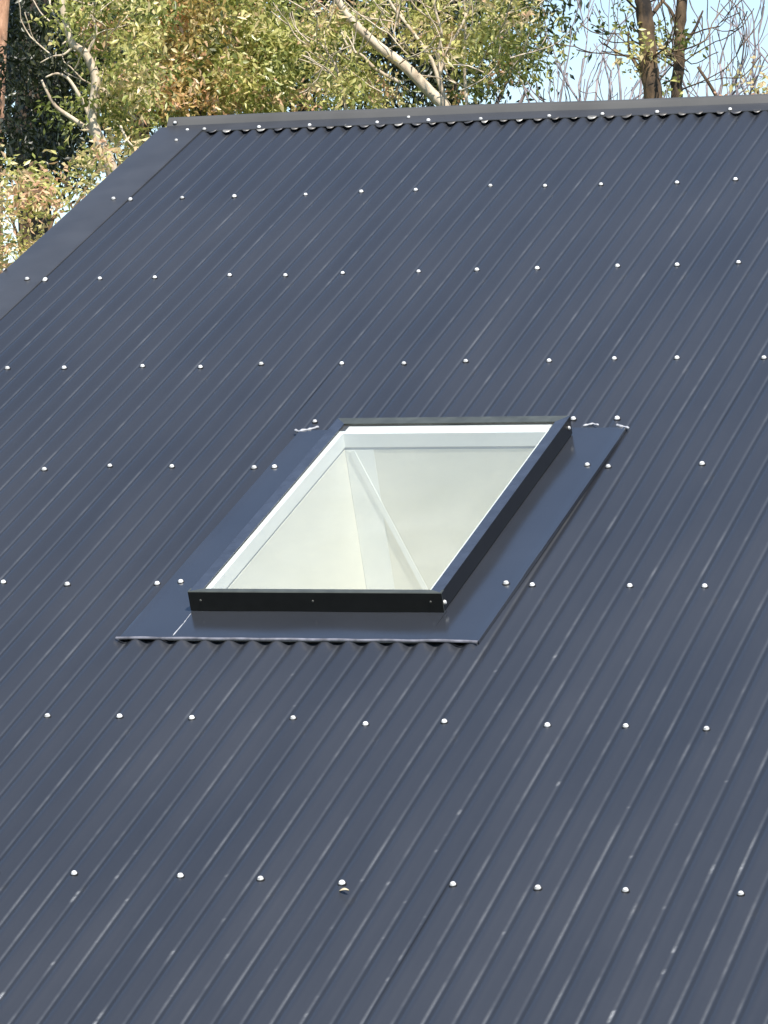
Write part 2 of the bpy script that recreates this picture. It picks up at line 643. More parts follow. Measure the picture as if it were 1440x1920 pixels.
# turned-down tabs of the capping in each valley
TABS = []
M['tab_glint'] = plain('glinting_turned_edge', (0.30, 0.29, 0.27), 0.4, 0.5, 0.2, 0.3, 40.0)  # glint on some tabs, put into a brighter colour
M['tab_dark'] = plain('painted_turned_edge', (0.06, 0.06, 0.065), 0.4, 0.5, 0, 0.3, 40.0)
for variant in range(12):
    t = MB()
    r = random.Random(variant)
    hw = 0.5 * ORB * r.uniform(0.34, 0.60)
    dep = r.uniform(0.002, 0.006)
    pts_t, pts_b = [], []
    for s in np.linspace(-1, 1, 9):
        x = s * hw
        cur = (1 - s * s)
        pts_t.append((x, 0.006 + 0.002 * cur, 0.0040))
        pts_b.append((x, -0.006 - 0.011 * cur * r.uniform(0.85, 1.1), 0.003 - dep * cur))
    n = len(pts_t)
    t.add(pts_t + pts_b, [(i, n + i, n + i + 1, i + 1) for i in range(n - 1)])
    TABS.append(t.mesh('closure_tab', M[('tab', 'tab_glint', 'tab_dark', 'tab')[variant % 4]], True))
for i in range(-3, 60):
    x = (i + 0.5) * ORB
    if x > 4.4:
        break
    o = link('closure_tab', TABS[random.randrange(12)], ridge_cap,
             Matrix.Translation(Vector(W(x + random.gauss(0, 0.004), 0.850 + random.gauss(0, 0.003), 0.0))) @ ROOF_ROT @ Matrix.Rotation(random.gauss(0, 0.10), 4, 'Z') @ Matrix.Rotation(random.gauss(0, 0.08), 4, 'Y'))
    sol = o.modifiers.new('t', 'SOLIDIFY')
    sol.thickness = 0.0012
for i in (-4, -3, 0.27, 3.26, 7.2, 10.16, 13.19, 17.06, 20.05, 23.09, 27.1, 30, 33, 37, 40, 43, 47, 50):
    screw(i * ORB, 0.864 + random.gauss(0, 0.003), 0.0045, ridge_cap)
screw(8.85 * ORB, 0.912, 0.0075, ridge_cap, scale=0.9)
screw(-5.0 * ORB, 0.920, 0.0215, ridge_cap, scale=0.9, up=(0, -0.7, 0.7))


# barge capping down the gable edge
def barge_mesh(sgn):
    b = MB()
    # (x, n): inner turned-down lip, flat, rolled outer edge, face
    pr = [(-0.238, -0.0125), (-0.239, 0.0030), (-0.243, 0.0062), (-0.330, 0.0072), (-0.440, 0.0062), (-0.449, 0.0035), (-0.452, -0.004), (-0.452, -0.185), (-0.440, -0.195)]
    ys = list(np.arange(EAVE - 0.02, 0.855, 0.3)) + [0.905]
    n = len(pr)
    for y in ys:
        d = 0.0010 * math.sin(2.3 * y) + 0.0007 * math.sin(7 * y + 1)
        for (x, h) in pr:
            q = W(x + d * 0.8, y, h + d)
            b.v.append(q if sgn > 0 else (q[0], 2 * YR - q[1], q[2]))
    for k in range(len(ys) - 1):
        for i in range(n - 1):
            f = (k * n + i, (k + 1) * n + i, (k + 1) * n + i + 1, k * n + i + 1)
            b.f.append(f if sgn > 0 else f[::-1])
    return b


barge = barge_mesh(1).build('barge_cap', M['cap'], house, True)
barge.modifiers.new('edges', 'EDGE_SPLIT').split_angle = math.radians(32)
barge2 = barge_mesh(-1).build('barge_cap', M['cap'], house, True)
barge2.modifiers.new('edges', 'EDGE_SPLIT').split_angle = math.radians(32)
for row in range(3):
    screw(-0.302, -BAT * row - 0.004, 0.0075, barge)
screw(-0.302, 0.72, 0.0075, barge, scale=0.85)
screw(-0.447, -0.80, 0.004, barge, scale=0.9, up=(-0.8, 0, 0.6))

# walls, eaves, ceiling and floor of the house
eave_y, eave_z = W(0, EAVE, 0)[1:]
wy0, wy1 = eave_y + 0.45, 2 * YR - eave_y - 0.45
for xw0, xw1 in ((HX0, HX0 + 0.2), (HX1 - 0.2, HX1)):
    b = MB()

    def top(y):
        return H + (min(y, 2 * YR - y) / CP) * SP - 0.075
    pts = [(wy0, 0), (wy1, 0), (wy1, top(wy1)), (YR, top(YR)), (wy0, top(wy0))]
    b.prism(None, [[(xw0, a, z) for a, z in pts], [(xw1, a, z) for a, z in pts]])
    b.build('gable_wall', M['wall'], house)
zt = H + (wy0 / CP) * SP - 0.08
for ya, yb in ((wy0 + 0.002, wy0 + 0.2), (wy1 - 0.2, wy1 - 0.002)):
    b = MB()
    b.box(HX0 + 0.2, HX1 - 0.2, ya, yb, 0, zt)
    b.build('side_wall', M['wall'], house)
b = MB()
b.box(HX0 + 0.2, HX1 - 0.2, wy0 + 0.2, wy1 - 0.2, 0.02, 0.12)
b.build('floor_slab', M['floor'], house)
for s in (1, -1):
    b = MB()
    ya, za = W(0, EAVE, -0.03)[1:]
    ring = []
    for a in np.linspace(180, 360, 9):
        ring.append((ya - 0.055 + 0.06 * math.cos(math.radians(a)), za - 0.02 + 0.07 * math.sin(math.radians(a))))
    for a in np.linspace(360, 180, 9):
        ring.append((ya - 0.055 + 0.057 * math.cos(math.radians(a)), za - 0.018 + 0.067 * math.sin(math.radians(a))))
    if s < 0:
        ring = [(2 * YR - a, z) for a, z in ring]
    b.prism(None, [[(HX0 - 0.1, a, z) for a, z in ring], [(HX1, a, z) for a, z in ring]])
    b.build('gutter', M['cap'], house)

# ------------------------------------------------------------------ skylight
cx, cy = (FX0 + FX1) / 2, (FY0 + FY1) / 2
skyl = thing('skylight', 'black framed fixed skylight with white lining set in the dark corrugated roof', 'skylight', W(cx, cy, 0))


def WK(x, y, n):
    """the skylight stands slightly askew of the ribs"""
    return W(x + 0.020 * (y - cy), y, n)


def rbox(name, mat, parent, x0, x1, y0, y1, n0, n1, bev=0.0):
    b = MB()
    b.box(x0, x1, y0, y1, n0, n1, WK)
    o = b.build(name, mat, parent)
    if bev:
        bevel(o, bev)
    return o


# kerb under the frame
ci = 0.012
for a in ((FX0 + ci, OX0 - 0.022, FY0 + ci, FY1 - ci), (OX1 + 0.022, FX1 - ci, FY0 + ci, FY1 - ci),
          (OX0 - 0.022, OX1 + 0.022, FY0 + ci, OY0 - 0.014), (OX0 - 0.022, OX1 + 0.022, OY1 + 0.066, FY1 - ci)):
    rbox('kerb', M['frame'], skyl, *a, -0.10, FT - 0.016)

SK = 0.064  # depth of the frame's outer skirt
wl, wr, wb, wf = 0.040, 0.036, 0.050, 0.022
th = 0.003
M['frame_top'] = plain('frame_sky_reflection', (0.040, 0.050, 0.072), 0.22, 0.5, 0, 0.15, 20.0)  # black frame; blue sky reflection put into this top colour
M['front_top'] = plain('rail_olive_reflection', (0.060, 0.066, 0.058), 0.3, 0.5, 0, 0.2, 25.0)  # olive reflection put into the colour of the front and back rail tops


def rail(name, o0, o1, i0, i1, drop, topmat):
    """outer edge o0->o1 and inner edge i0->i1 (plan points); closed L-shaped section"""
    b = MB()

    def sec(o, i):
        ox, oy = o
        ix, iy = i
        d = Vector((ix - ox, iy - oy))
        d.normalize()
        tx, ty = ox + d.x * th, oy + d.y * th
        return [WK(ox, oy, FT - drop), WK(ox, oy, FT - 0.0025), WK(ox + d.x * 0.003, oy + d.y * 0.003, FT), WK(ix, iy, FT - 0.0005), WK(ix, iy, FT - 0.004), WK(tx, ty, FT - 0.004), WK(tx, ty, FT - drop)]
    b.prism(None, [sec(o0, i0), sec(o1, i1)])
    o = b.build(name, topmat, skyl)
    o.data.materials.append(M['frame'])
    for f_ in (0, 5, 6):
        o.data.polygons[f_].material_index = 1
    return o


fy = FY0 + 0.004
rail('frame_rail', (FX0, fy), (FX0, FY1), (FX0 + wl, fy), (FX0 + wl, FY1 - wb), SK, M['frame_top'])
rail('frame_rail', (FX1, FY1), (FX1, fy), (FX1 - wr, FY1 - wb), (FX1 - wr, fy), SK, M['frame_top'])
rail('frame_rail', (FX0, FY1), (FX1, FY1), (FX0 + wl, FY1 - wb), (FX1 - wr, FY1 - wb), SK, M['front_top'])
fr_o = rail('front_rail', (FX1 + 0.003, FY0), (FX0 - 0.003, FY0), (FX1 + 0.003, FY0 + wf), (FX0 - 0.003, FY0 + wf), SK + 0.001, M['front_top'])
RIV = SCREW.copy()
RIV.materials[1] = M['dull_screw']
for x in (FX0 + 0.035, cx - 0.005, FX1 - 0.035):
    q = Matrix.Translation(Vector(WK(x, FY0, FT - 0.030))) @ ROOF_ROT @ Matrix.Rotation(math.radians(90), 4, 'X') @ Matrix.Scale(0.38, 4)
    link('rivet', RIV, fr_o, q)
# bright screws at the right-hand corners
for (y, n) in ((FY0 + 0.018, 0.032), (FY1 - 0.030, 0.040)):
    screw(FX1 + 0.020 * (y - cy), y, n, skyl, scale=0.85, up=(1, 0, 0.1))

rbox('glass_pane', M['glass'], skyl, FX0 + 0.014, FX1 - 0.014, FY0 + 0.008, FY1 - 0.014, FT - 0.0100, FT - 0.0045)

# white lining boards, shadow gap and plastered light shaft
LT = FT - 0.0105
LB = 0.012
for a in ((OX0 - 0.020, OX0, OY0 - 0.012, OY1 + 0.02), (OX1, OX1 + 0.020, OY0 - 0.012, OY1 + 0.02)):
    rbox('lining_board', M['lining'], skyl, *a, LB, LT)
for a in ((OX0, OX1, OY1, OY1 + 0.064), (OX0, OX1, OY0 - 0.012, OY0)):
    rbox('lining_board', M['lining'], skyl, *a, LB, LT - 0.001)
GB = 0.002
for a in ((OX0 - 0.020, OX0 - 0.004, OY0 - 0.012, OY1 + 0.02), (OX1 + 0.004, OX1 + 0.020, OY0 - 0.012, OY1 + 0.02),
          (OX0 - 0.004, OX1 + 0.004, OY1 + 0.004, OY1 + 0.020), (OX0 - 0.004, OX1 + 0.004, OY0 - 0.012, OY0 - 0.004)):
    rbox('shadow_gap', M['gap'], skyl, *a, GB, LB)
SB = -1.15
sx0, sx1, sy0, sy1 = OX0 - 0.002, OX1 + 0.002, OY0 - 0.003, OY1 + 0.002
shaft = rbox('shaft_wall', M['plaster'], skyl, sx0, sx1, sy1, sy1 + 0.012, SB, GB)
rbox('shaft_wall', M['plaster'], skyl, sx0 - 0.012, sx0, sy0 - 0.012, sy1 + 0.012, SB, GB)
rbox('shaft_wall', M['plaster'], skyl, sx1, sx1 + 0.012, sy0 - 0.012, sy1 + 0.012, SB, GB)
rbox('shaft_wall', M['plaster'], skyl, sx0, sx1, sy0 - 0.006, sy0, SB, GB)
rbox('ceiling_diffuser', M['lining'], skyl, sx0, sx1, sy0, sy1, SB - 0.01, SB)
# band and streak of sunlight shaped as white strips on the shaft's upper wall
rbox('sun_band', M['sun_white'], shaft, sx0 + 0.001, sx0 + 0.100, sy1 - 0.0022, sy1 - 0.0004, SB, GB)
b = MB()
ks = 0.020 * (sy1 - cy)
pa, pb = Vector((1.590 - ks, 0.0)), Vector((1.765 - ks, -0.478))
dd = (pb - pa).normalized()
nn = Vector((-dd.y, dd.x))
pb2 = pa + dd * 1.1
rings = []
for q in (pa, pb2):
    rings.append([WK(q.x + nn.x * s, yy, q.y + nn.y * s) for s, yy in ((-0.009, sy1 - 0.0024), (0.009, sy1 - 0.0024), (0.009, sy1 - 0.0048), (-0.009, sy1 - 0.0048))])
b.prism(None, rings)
b.build('sun_streak', M['sun_white'], shaft)

# flashings: flat glossy trays lying on the crests ------------------------
GX0, GX1, GY0, GY1 = 1.334, 2.478, -4.030, -2.430
fh = 0.0045


def side_flash(inner, outer, sgn):
    """flat tray with a small raised hem and a turned-down edge at its outer side"""
    b = MB()
    pr = [(outer, -0.010), (outer, fh - 0.001), (outer + sgn * 0.003, fh + 0.002), (outer + sgn * 0.014, fh + 0.0012), (outer + sgn * 0.019, fh)]
    for t in np.linspace(0.12, 1, 9):
        pr.append((outer + sgn * 0.019 + (inner - outer - sgn * 0.019) * t, fh))
    ys = list(np.linspace(GY0 + 0.002, GY1, 22))
    n = len(pr)
    for k, y in enumerate(ys):
        for i, (x, h) in enumerate(pr):
            d = 0.0007 * math.sin(7 * y + i * 0.35) + 0.0004 * math.sin(17 * y + x * 30) if 1 < i < n - 1 else 0
            b.v.append(WK(x, y, h + d))
    for k in range(len(ys) - 1):
        for i in range(n - 1):
            f = (k * n + i, (k + 1) * n + i, (k + 1) * n + i + 1, k * n + i + 1)
            b.f.append(f if sgn < 0 else f[::-1])
    o = b.build('side_flashing', M['flash'], skyl, True)
    o.modifiers.new('edges', 'EDGE_SPLIT').split_angle = math.radians(40)
    return o


sf_l = side_flash(FX0 + ci + 0.006, GX0, 1)
sf_r = side_flash(FX1 - ci - 0.006, GX1, -1)
ap = MB()
pr = [(GY0 - 0.003, -0.003), (GY0 - 0.002, fh + 0.001)] + [(GY0 + 0.002 + (FY0 + ci + 0.004 - GY0) * t, fh + 0.0016) for t in np.linspace(0, 1, 7)]
xs = list(np.linspace(FX0 - 0.006, FX1 + 0.006, 26))
n = len(pr)
for x in xs:
    for j, (y, h) in enumerate(pr):
        ap.v.append(WK(x, y + 0.001 * math.sin(19 * x), h + (0.0005 * math.sin(14 * x + j) if j > 1 else 0)))
for k in range(len(xs) - 1):
    for i in range(n - 1):
        ap.f.append((k * n + i, (k + 1) * n + i, (k + 1) * n + i + 1, k * n + i + 1))
apron = ap.build('apron_flashing', M['flash'], skyl, True)
apron.modifiers.new('edges', 'EDGE_SPLIT').split_angle = math.radians(40)
bf = rbox('back_flashing', M['flash'], skyl, FX0 + ci, FX1 - ci, FY1 - ci + 0.001, GY1, fh - 0.001, fh + 0.0006)
# bare, slightly ragged cut edge along the bottom of the flashings
e = MB()
xs = list(np.linspace(GX0 - 0.008, GX1 + 0.002, 60))
for i, x in enumerate(xs):
    w = 0.0001 + 0.0020 * abs(math.sin(7.3 * x) * math.sin(23 * x + 1)) + (0.002 if x > GX1 - 0.12 else 0)
    yb = GY0 - 0.005 + 0.0014 * math.sin(41 * x) - (0.008 * max(0, (x - (GX1 - 0.05)) / 0.05))
    for (y, h) in ((yb, fh - 0.003), (yb - 0.0005, fh + 0.0022 + w * 0.5), (yb + 0.004 + w, fh + 0.0034)):
        e.v.append(WK(x, y, h))
for k in range(len(xs) - 1):
    for i in range(2):
        e.f.append((k * 3 + i, (k + 1) * 3 + i, (k + 1) * 3 + i + 1, k * 3 + i + 1))
e.build('cut_edge', M['edge'], apron, True)


def bead(parent, pts, r, name='sealant'):
    b = MB()
    P, Rr = [], []
    for k in range(len(pts) - 1):
        a, c = Vector(pts[k]), Vector(pts[k + 1])
        for t in np.linspace(0, 1, 7)[:-1 if k < len(pts) - 2 else 7]:
            q = a.lerp(c, t)
            P.append(W(q.x + random.gauss(0, r * 0.2), q.y + random.gauss(0, r * 0.2), q.z))
            Rr.append(r * random.uniform(0.55, 1.25))
    Rr[0] *= 0.4
    Rr[-1] *= 0.4
    b.tube(P, Rr, 7)
    return b.build(name, M['sealant'], parent, True)


bead(sf_l, [(1.326, -2.426, 0.003), (1.350, -2.440, 0.004), (1.395, -2.410, 0.004), (1.405, -2.400, 0.003)], 0.0060)
bead(sf_r, [(2.453, -2.412, 0.004), (2.475, -2.428, 0.005), (2.503, -2.432, 0.003)], 0.0062)
bead(sf_r, [(2.340, -2.418, 0.005), (2.370, -2.402, 0.006), (2.392, -2.410, 0.004)], 0.0042)
bead(sf_l, [(1.490, -3.862, 0.006), (1.492, -3.93, 0.006), (1.489, -4.016, 0.006)], 0.0018)
for (i, y, par) in ((18.04, -2.352, sheet_at(1.37)), (32.02, -2.352, sheet_at(2.44)), (30.04, -2.352, sheet_at(2.29))):
    screw(i * ORB, y, 0.002, par)
for (x, y, par) in ((1.368, -2.746, sf_l), (1.371, -3.637, sf_l), (2.444, -2.744, sf_r), (2.432, -3.638, sf_r)):
    screw(x, y, fh + 0.001, par)
screw(33 * ORB, -2.748, 0.001, sheet_at(33 * ORB))
screw(33 * ORB, -3.640, 0.001, sheet_at(33 * ORB))


# ------------------------------------------------------------------ dry litter on the sheets
def leaf_bit(x, y, L, rot, label, mat='leaf_bit'):
    b = MB()
    n = 6
    vs = []
    for k in range(n + 1):
        t = k / n
        w = L * 0.20 * math.sin(math.pi * min(1, t * 0.93 + 0.05)) + 0.0005
        for s in (-1, 0, 1):
            px, py = (t - 0.5) * L, s * w
            vs.append((px * math.cos(rot) - py * math.sin(rot) + x, px * math.sin(rot) + py * math.cos(rot) + y, wave(x) + 0.006 + 0.004 * abs(s) + 0.005 * math.sin(3 * t)))
    fs = []
    for k in range(n):
        for s in range(2):
            fs.append((k * 3 + s, k * 3 + s + 1, (k + 1) * 3 + s + 1, (k + 1) * 3 + s))
    b.add([W(*p) for p in vs], fs)
    o = b.build('dried_leaf', M[mat], None, True)
    o.modifiers.new('t', 'SOLIDIFY').thickness = 0.0006
    tag(o, label, 'leaf')


leaf_bit(2.535, -5.50, 0.026, 0.2, 'pale dried leaf scrap lying just below a roof screw under the skylight')


# ------------------------------------------------------------------ trees
def spray_leaves(centers, per, spread, L, Wd, droop, tmean, tsd, off=0.0):
    """leaf quads (folded along the midrib) hung round the given cluster centres -> verts, faces, tint"""
    C = np.asarray(centers, float)
    n = len(C) * per
    base = np.repeat(C, per, 0) + rng.normal(0, 1, (n, 3)) * np.array(spread)
    az = rng.uniform(0, 2 * np.pi, n)
    el = rng.normal(-droop * 0.8, 0.5, n)
    d = np.stack([np.cos(az) * np.cos(el), np.sin(az) * np.cos(el), np.sin(el)], 1)
    r = rng.normal(0, 1, (n, 3))
    s = np.cross(d, r)
    s /= np.linalg.norm(s, axis=1, keepdims=True) + 1e-9
    nn_ = np.cross(d, s)
    ln = (L * 0.76 * rng.uniform(0.55, 1.3, n))[:, None]
    wd = (Wd * 0.85 * rng.uniform(0.7, 1.25, n))[:, None]
    p0 = base
    bend = nn_ * ln * rng.normal(0.0, 0.10, (n, 1))
    p1 = base + d * ln * 0.42 + s * wd * 0.5 + bend + nn_ * wd * 0.12
    p2 = base + d * ln + bend * 0.2
    p3 = base + d * ln * 0.42 - s * wd * 0.5 + bend + nn_ * wd * 0.12
    V = np.stack([p0, p1, p2, p3], 1).reshape(-1, 3)
    ct = np.repeat(rng.normal(tmean, tsd, len(C)) + off, per) + rng.normal(0, tsd * 0.6, n)
    return V, np.clip(ct, 0, 1)


def leaves_obj(name, V, tint, mat, parent):
    n = len(V) // 4
    me = bpy.data.meshes.new(name)
    me.vertices.add(n * 4)
    me.vertices.foreach_set('co', V.astype(np.float32).ravel())
    idx = np.arange(n * 4).reshape(n, 4)
    tri = np.concatenate([idx[:, [0, 1, 2]], idx[:, [0, 2, 3]]], 1).reshape(-1)
    me.loops.add(len(tri))
    me.loops.foreach_set('vertex_index', tri.astype(np.int32))
    me.polygons.add(n * 2)
    me.polygons.foreach_set('loop_start', np.arange(0, n * 6, 3, dtype=np.int32))
    me.polygons.foreach_set('loop_total', np.full(n * 2, 3, dtype=np.int32))
    me.materials.append(mat)
    a = me.attributes.new('tint', 'FLOAT', 'FACE')
    a.data.foreach_set('value', np.repeat(tint, 2).astype(np.float32))
    me.update(calc_edges=True)
    me.validate()
    o = link(name, me, parent)
    o['kind'] = 'stuff'
    return o


def smooth_path(pts, n):
    """smooth curve through the points, tangents kept short so it never overshoots"""
    P = [Vector(p) for p in pts]
    n_ = len(P)
    T_ = []
    for k in range(n_):
        a, c = P[max(k - 1, 0)], P[min(k + 1, n_ - 1)]
        lim = min((P[k] - a).length or 1e9, (c - P[k]).length or 1e9)
        d = (c - a).normalized()
        T_.append(d * lim)
    out = []
    for k in range(n_ - 1):
        for t in np.linspace(0, 1, n, endpoint=False):
            h00, h10 = 2 * t ** 3 - 3 * t * t + 1, t ** 3 - 2 * t * t + t
            h01, h11 = -2 * t ** 3 + 3 * t * t, t ** 3 - t * t
            out.append(P[k] * h00 + T_[k] * h10 + P[k + 1] * h01 + T_[k + 1] * h11)
    out.append(P[-1])
    return out


class Tree:
    def __init__(self, name, label, px, depth, bark, group=None, cat='tree'):
        base = at(px, 300, depth)
        gz = ground_h(base.x, base.y)
        self.base = Vector((base.x, base.y, gz - 0.05))
        self.depth = depth
        self.root = thing(name, label, cat, (base.x, base.y, gz), group)
        self.bark = bark
        self.wood = MB()
        self.twig = MB()
        self.V, self.T = [], []
        self.paths = []

    def px(self, x, y, dd=0.0):
        return at(x, y, self.depth + dd)

    def limb(self, pts, r0, r1, n=6, sides=8, wob=0.0, twig=False):
        P = smooth_path(pts, n)
        if wob:
            P = [P[0]] + [p + Vector([random.gauss(0, wob) for _ in range(3)]) for p in P[1:-1]] + [P[-1]]
        m_ = len(P)
        R_ = [r0 + (r1 - r0) * k / (m_ - 1) for k in range(m_)]
        (self.twig if twig else self.wood).tube(P, R_, sides)
        self.paths.append(P)
        return P

    def grow(self, start, d, length, r, depth, up=0.25, spread=0.6, kids=3, mb=None, tips=None, minr=0.004):
        """recursive bare branching"""
        mb = mb or self.twig
        n = 5
        pts, cur, dd_ = [Vector(start)], Vector(start), Vector(d).normalized()
        for k in range(n):
            dd_ = (dd_ + Vector([random.gauss(0, 0.13) for _ in range(3)]) + Vector((0, 0, up * 0.25))).normalized()
            cur = cur + dd_ * (length / n)
            pts.append(cur.copy())
        r1 = max(minr, r * 0.55)
        mb.tube(pts, [r + (r1 - r) * k / n for k in range(n + 1)], 5 if r > 0.012 else 4, False)
        if tips is not None:
            tips += [pts[-1], pts[-2]]
        if depth <= 0:
            return
        for k in range(kids):
            t = random.uniform(0.3, 1.0) if k else 1.0
            i = min(n, max(1, int(round(t * n))))
            p = pts[i]
            loc = (pts[i] - pts[i - 1]).normalized()
            side = loc.cross(Vector([random.gauss(0, 1) for _ in range(3)]))
            if side.length < 1e-3:
                continue
            side.normalize()
            nd_ = (loc + side * random.uniform(0.35, 1.0) * spread + Vector((0, 0, up))).normalized()
            self.grow(p, nd_, length * random.uniform(0.55, 0.8), r1 * 0.9 if k == 0 else r1 * 0.75, depth - 1, up, spread, kids, mb, tips, minr)

    def foliage(self, regions, per=16, spread=(0.10, 0.10, 0.10), L=0.10, Wd=0.028, droop=0.7, tmean=0.5, tsd=0.16):
        """regions: (px, py, rx_px, ry_px, depth offset, depth half range, clusters)"""
        cs, off = [], []
        for (x, y, rx, ry, d0, dr, n) in regions:
            nb = max(2, int(n / 10.5))
            for _ in range(nb):
                while True:
                    a, b_ = random.uniform(-1, 1), random.uniform(-1, 1)
                    if a * a + b_ * b_ <= 1:
                        break
                bough = self.px(x + a * rx, y + b_ * ry, d0 + random.uniform(-dr, dr))
                tint = random.gauss(0, 0.17)
                for _k in range(random.randint(4, 9)):
                    cs.append(bough + Vector((random.gauss(0, 0.10), random.gauss(0, 0.10), random.gauss(0, 0.05))))
                    off.append(tint)
        V, T = spray_leaves([tuple(c) for c in cs], int(per * 1.35), [q * 0.72 for q in spread], L, Wd * 1.08, droop, tmean, tsd * 0.8, np.array(off))
        self.V.append(V)
        self.T.append(T)

    def crown(self, centre, radii, n, per=16, spread=(0.13, 0.13, 0.13), L=0.11, Wd=0.03, droop=0.7, tmean=0.5, tsd=0.16, shell=0.45):
        cs = []
        lob = [(Vector([random.gauss(0, 1) for _ in range(3)]).normalized(), random.uniform(0.7, 1.12)) for _ in range(26)]
        while len(cs) < n:
            v = Vector([random.gauss(0, 1) for _ in range(3)]).normalized()
            k = max(lob, key=lambda q: q[0].dot(v))[1]
            rr = (shell + (1 - shell) * random.random() ** 0.7) * k
            cs.append((centre[0] + v.x * radii[0] * rr, centre[1] + v.y * radii[1] * rr, centre[2] + v.z * radii[2] * rr))
        V, T = spray_leaves(cs, per, spread, L, Wd, droop, tmean, tsd)
        self.V.append(V)
        self.T.append(T)

    def done(self, leaf=None):
        self.wood.build('trunk', self.bark, self.root, True)
        if self.twig.v:
            tw = self.twig.build('twigs', self.bark, self.root, True)
            tw['kind'] = 'stuff'
        if self.V:
            leaves_obj('crown', np.concatenate(self.V), np.concatenate(self.T), M[leaf], self.root)


# T1: big shaded evergreen, far left, with an orange trunk in front
t = Tree('shaded_gum_tree', 'tall dark shaded gum tree with a dense hanging crown beside the gable edge', 60, 34, M['bark_dark'], 'trees beyond the ridge')
t.limb([t.base, t.px(70, 520), t.px(55, 200), t.px(75, -150), t.px(95, -600)], 0.20, 0.06, 8, 10)
for (x, y, x2, y2) in ((60, 250, 180, 60), (62, 300, -60, 150), (60, 120, 150, -60), (66, -50, 10, -260), (75, -150, 190, -380)):
    t.limb([t.px(x, y), t.px((x + x2) / 2, (y + y2) / 2 - 20, 0.3), t.px(x2, y2, 0.5)], 0.06, 0.02, 5, 6)
t.foliage([(90, 110, 100, 150, 0.0, 1.6, 440), (85, 260, 80, 70, 0.2, 1.5, 110), (8, 150, 36, 50, -3.3, 0.25, 34), (0, 240, 20, 60, -3.3, 0.25, 22), (190, 60, 90, 90, 0.8, 1.0, 200)], 18, (0.14, 0.14, 0.14), 0.115, 0.032, 0.9, 0.4, 0.16)
c = t.px(70, -450, 2.0)
t.crown(c, (2.2, 2.2, 2.6), 520, 18, (0.2, 0.2, 0.2), 0.12, 0.034, 0.9, 0.4, 0.16)
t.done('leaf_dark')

t = Tree('orange_barked_gum', 'gum tree with a smooth orange sunlit trunk at the far gable side', 2, 31.5, M['bark_orange'], 'trees beyond the ridge')
t.limb([t.base, t.px(-14, 400), t.px(-4, 90), t.px(8, -80), t.px(4, -500)], 0.095, 0.05, 8, 12)
t.limb([t.px(8, -80), t.px(50, -220, 0.4), t.px(70, -420, 0.6)], 0.05, 0.015, 5, 7)
c = t.px(20, -620, 1.2)
t.crown(c, (1.5, 1.5, 1.3), 150, 18, (0.2, 0.2, 0.2), 0.12, 0.03, 0.9, 0.5, 0.18)
t.done('leaf_olive')

# T2: cream branching tree on the left
t = Tree('pale_barked_tree', 'slender pale barked tree forking into cream branches beside the gable edge', 215, 25.5, M['bark_cream'], 'trees beyond the ridge')
t.limb([t.base, t.px(228, 420), t.px(205, 305), t.px(180, 250), t.px(172, 220), t.px(180, 150), t.px(160, 100), t.px(135, 80), t.px(118, 20), t.px(110, -60)], 0.05, 0.016, 6, 8)
t.limb([t.px(172, 248), t.px(140, 225), t.px(105, 200), t.px(88, 172), t.px(78, 150)], 0.020, 0.007, 5, 6)
t.limb([t.px(170, 222), t.px(155, 190), t.px(130, 150), t.px(108, 138), t.px(85, 145)], 0.017, 0.006, 5, 6)
t.limb([t.px(180, 152), t.px(215, 190), t.px(245, 215), t.px(256, 225)], 0.012, 0.007, 5, 6)
t.limb([t.px(160, 108), t.px(180, 60), t.px(172, 20), t.px(190, -40)], 0.013, 0.006, 5, 6)
t.limb([t.px(140, 85), t.px(120, 102), t.px(98, 106), t.px(75, 118)], 0.010, 0.004, 5, 6)
t.limb([t.px(225, 235), t.px(238, 262), t.px(250, 275)], 0.010, 0.006, 4, 6)
for _ in range(16):
    s = t.px(random.uniform(95, 200), random.uniform(-20, 200))
    t.grow(s, Vector((random.gauss(0, 1), random.gauss(0, 1), 0.6)), random.uniform(0.15, 0.4), 0.006, 1, 0.2, 0.7, 2)
t.foliage([(240, 90, 60, 110, 0.4, 0.8, 170), (215, 40, 80, 60, 0.6, 0.8, 110), (235, 240, 40, 60, 0.4, 0.5, 55), (150, 150, 60, 70, 0.5, 0.6, 40), (170, 40, 60, 50, 0.5, 0.7, 50)],
          13, (0.075, 0.075, 0.075), 0.085, 0.026, 0.7, 0.55, 0.16)
c = t.px(180, -330, 1.6)
t.crown(c, (0.9, 0.9, 0.8), 170, 14, (0.12, 0.12, 0.12), 0.09, 0.026, 0.7, 0.55, 0.16)
t.done('leaf_olive')

# T3: bright bush against the barge, lower left
t = Tree('sunlit_wattle', 'bright yellow-green bushy wattle reaching just above the barge capping', 70, 24, M['bark_brown'], 'trees beyond the ridge')
t.limb([t.base, t.px(70, 800), t.px(60, 560), t.px(50, 430), t.px(80, 350)], 0.06, 0.012, 6, 8)
for (x2, y2) in ((10, 380), (130, 330), (190, 310), (20, 330), (150, 390)):
    t.limb([t.px(60, 560), t.px((60 + x2) / 2, (520 + y2) / 2, 0.1), t.px(x2, y2, 0.2)], 0.018, 0.005, 5, 6)
t.foliage([(50, 430, 110, 80, 0.1, 0.7, 100), (150, 335, 90, 35, 0.2, 0.6, 48), (20, 370, 50, 60, 0.2, 0.6, 34), (215, 300, 40, 30, 0.2, 0.5, 20), (40, 530, 120, 60, 0.2, 0.7, 70)],
          14, (0.075, 0.075, 0.075), 0.075, 0.024, 0.5, 0.66, 0.16)
c = t.px(60, 800, 0.2)
t.crown(c, (1.0, 1.0, 1.0), 220, 14, (0.12, 0.12, 0.12), 0.08, 0.026, 0.5, 0.6, 0.16)
t.done('leaf_olive')

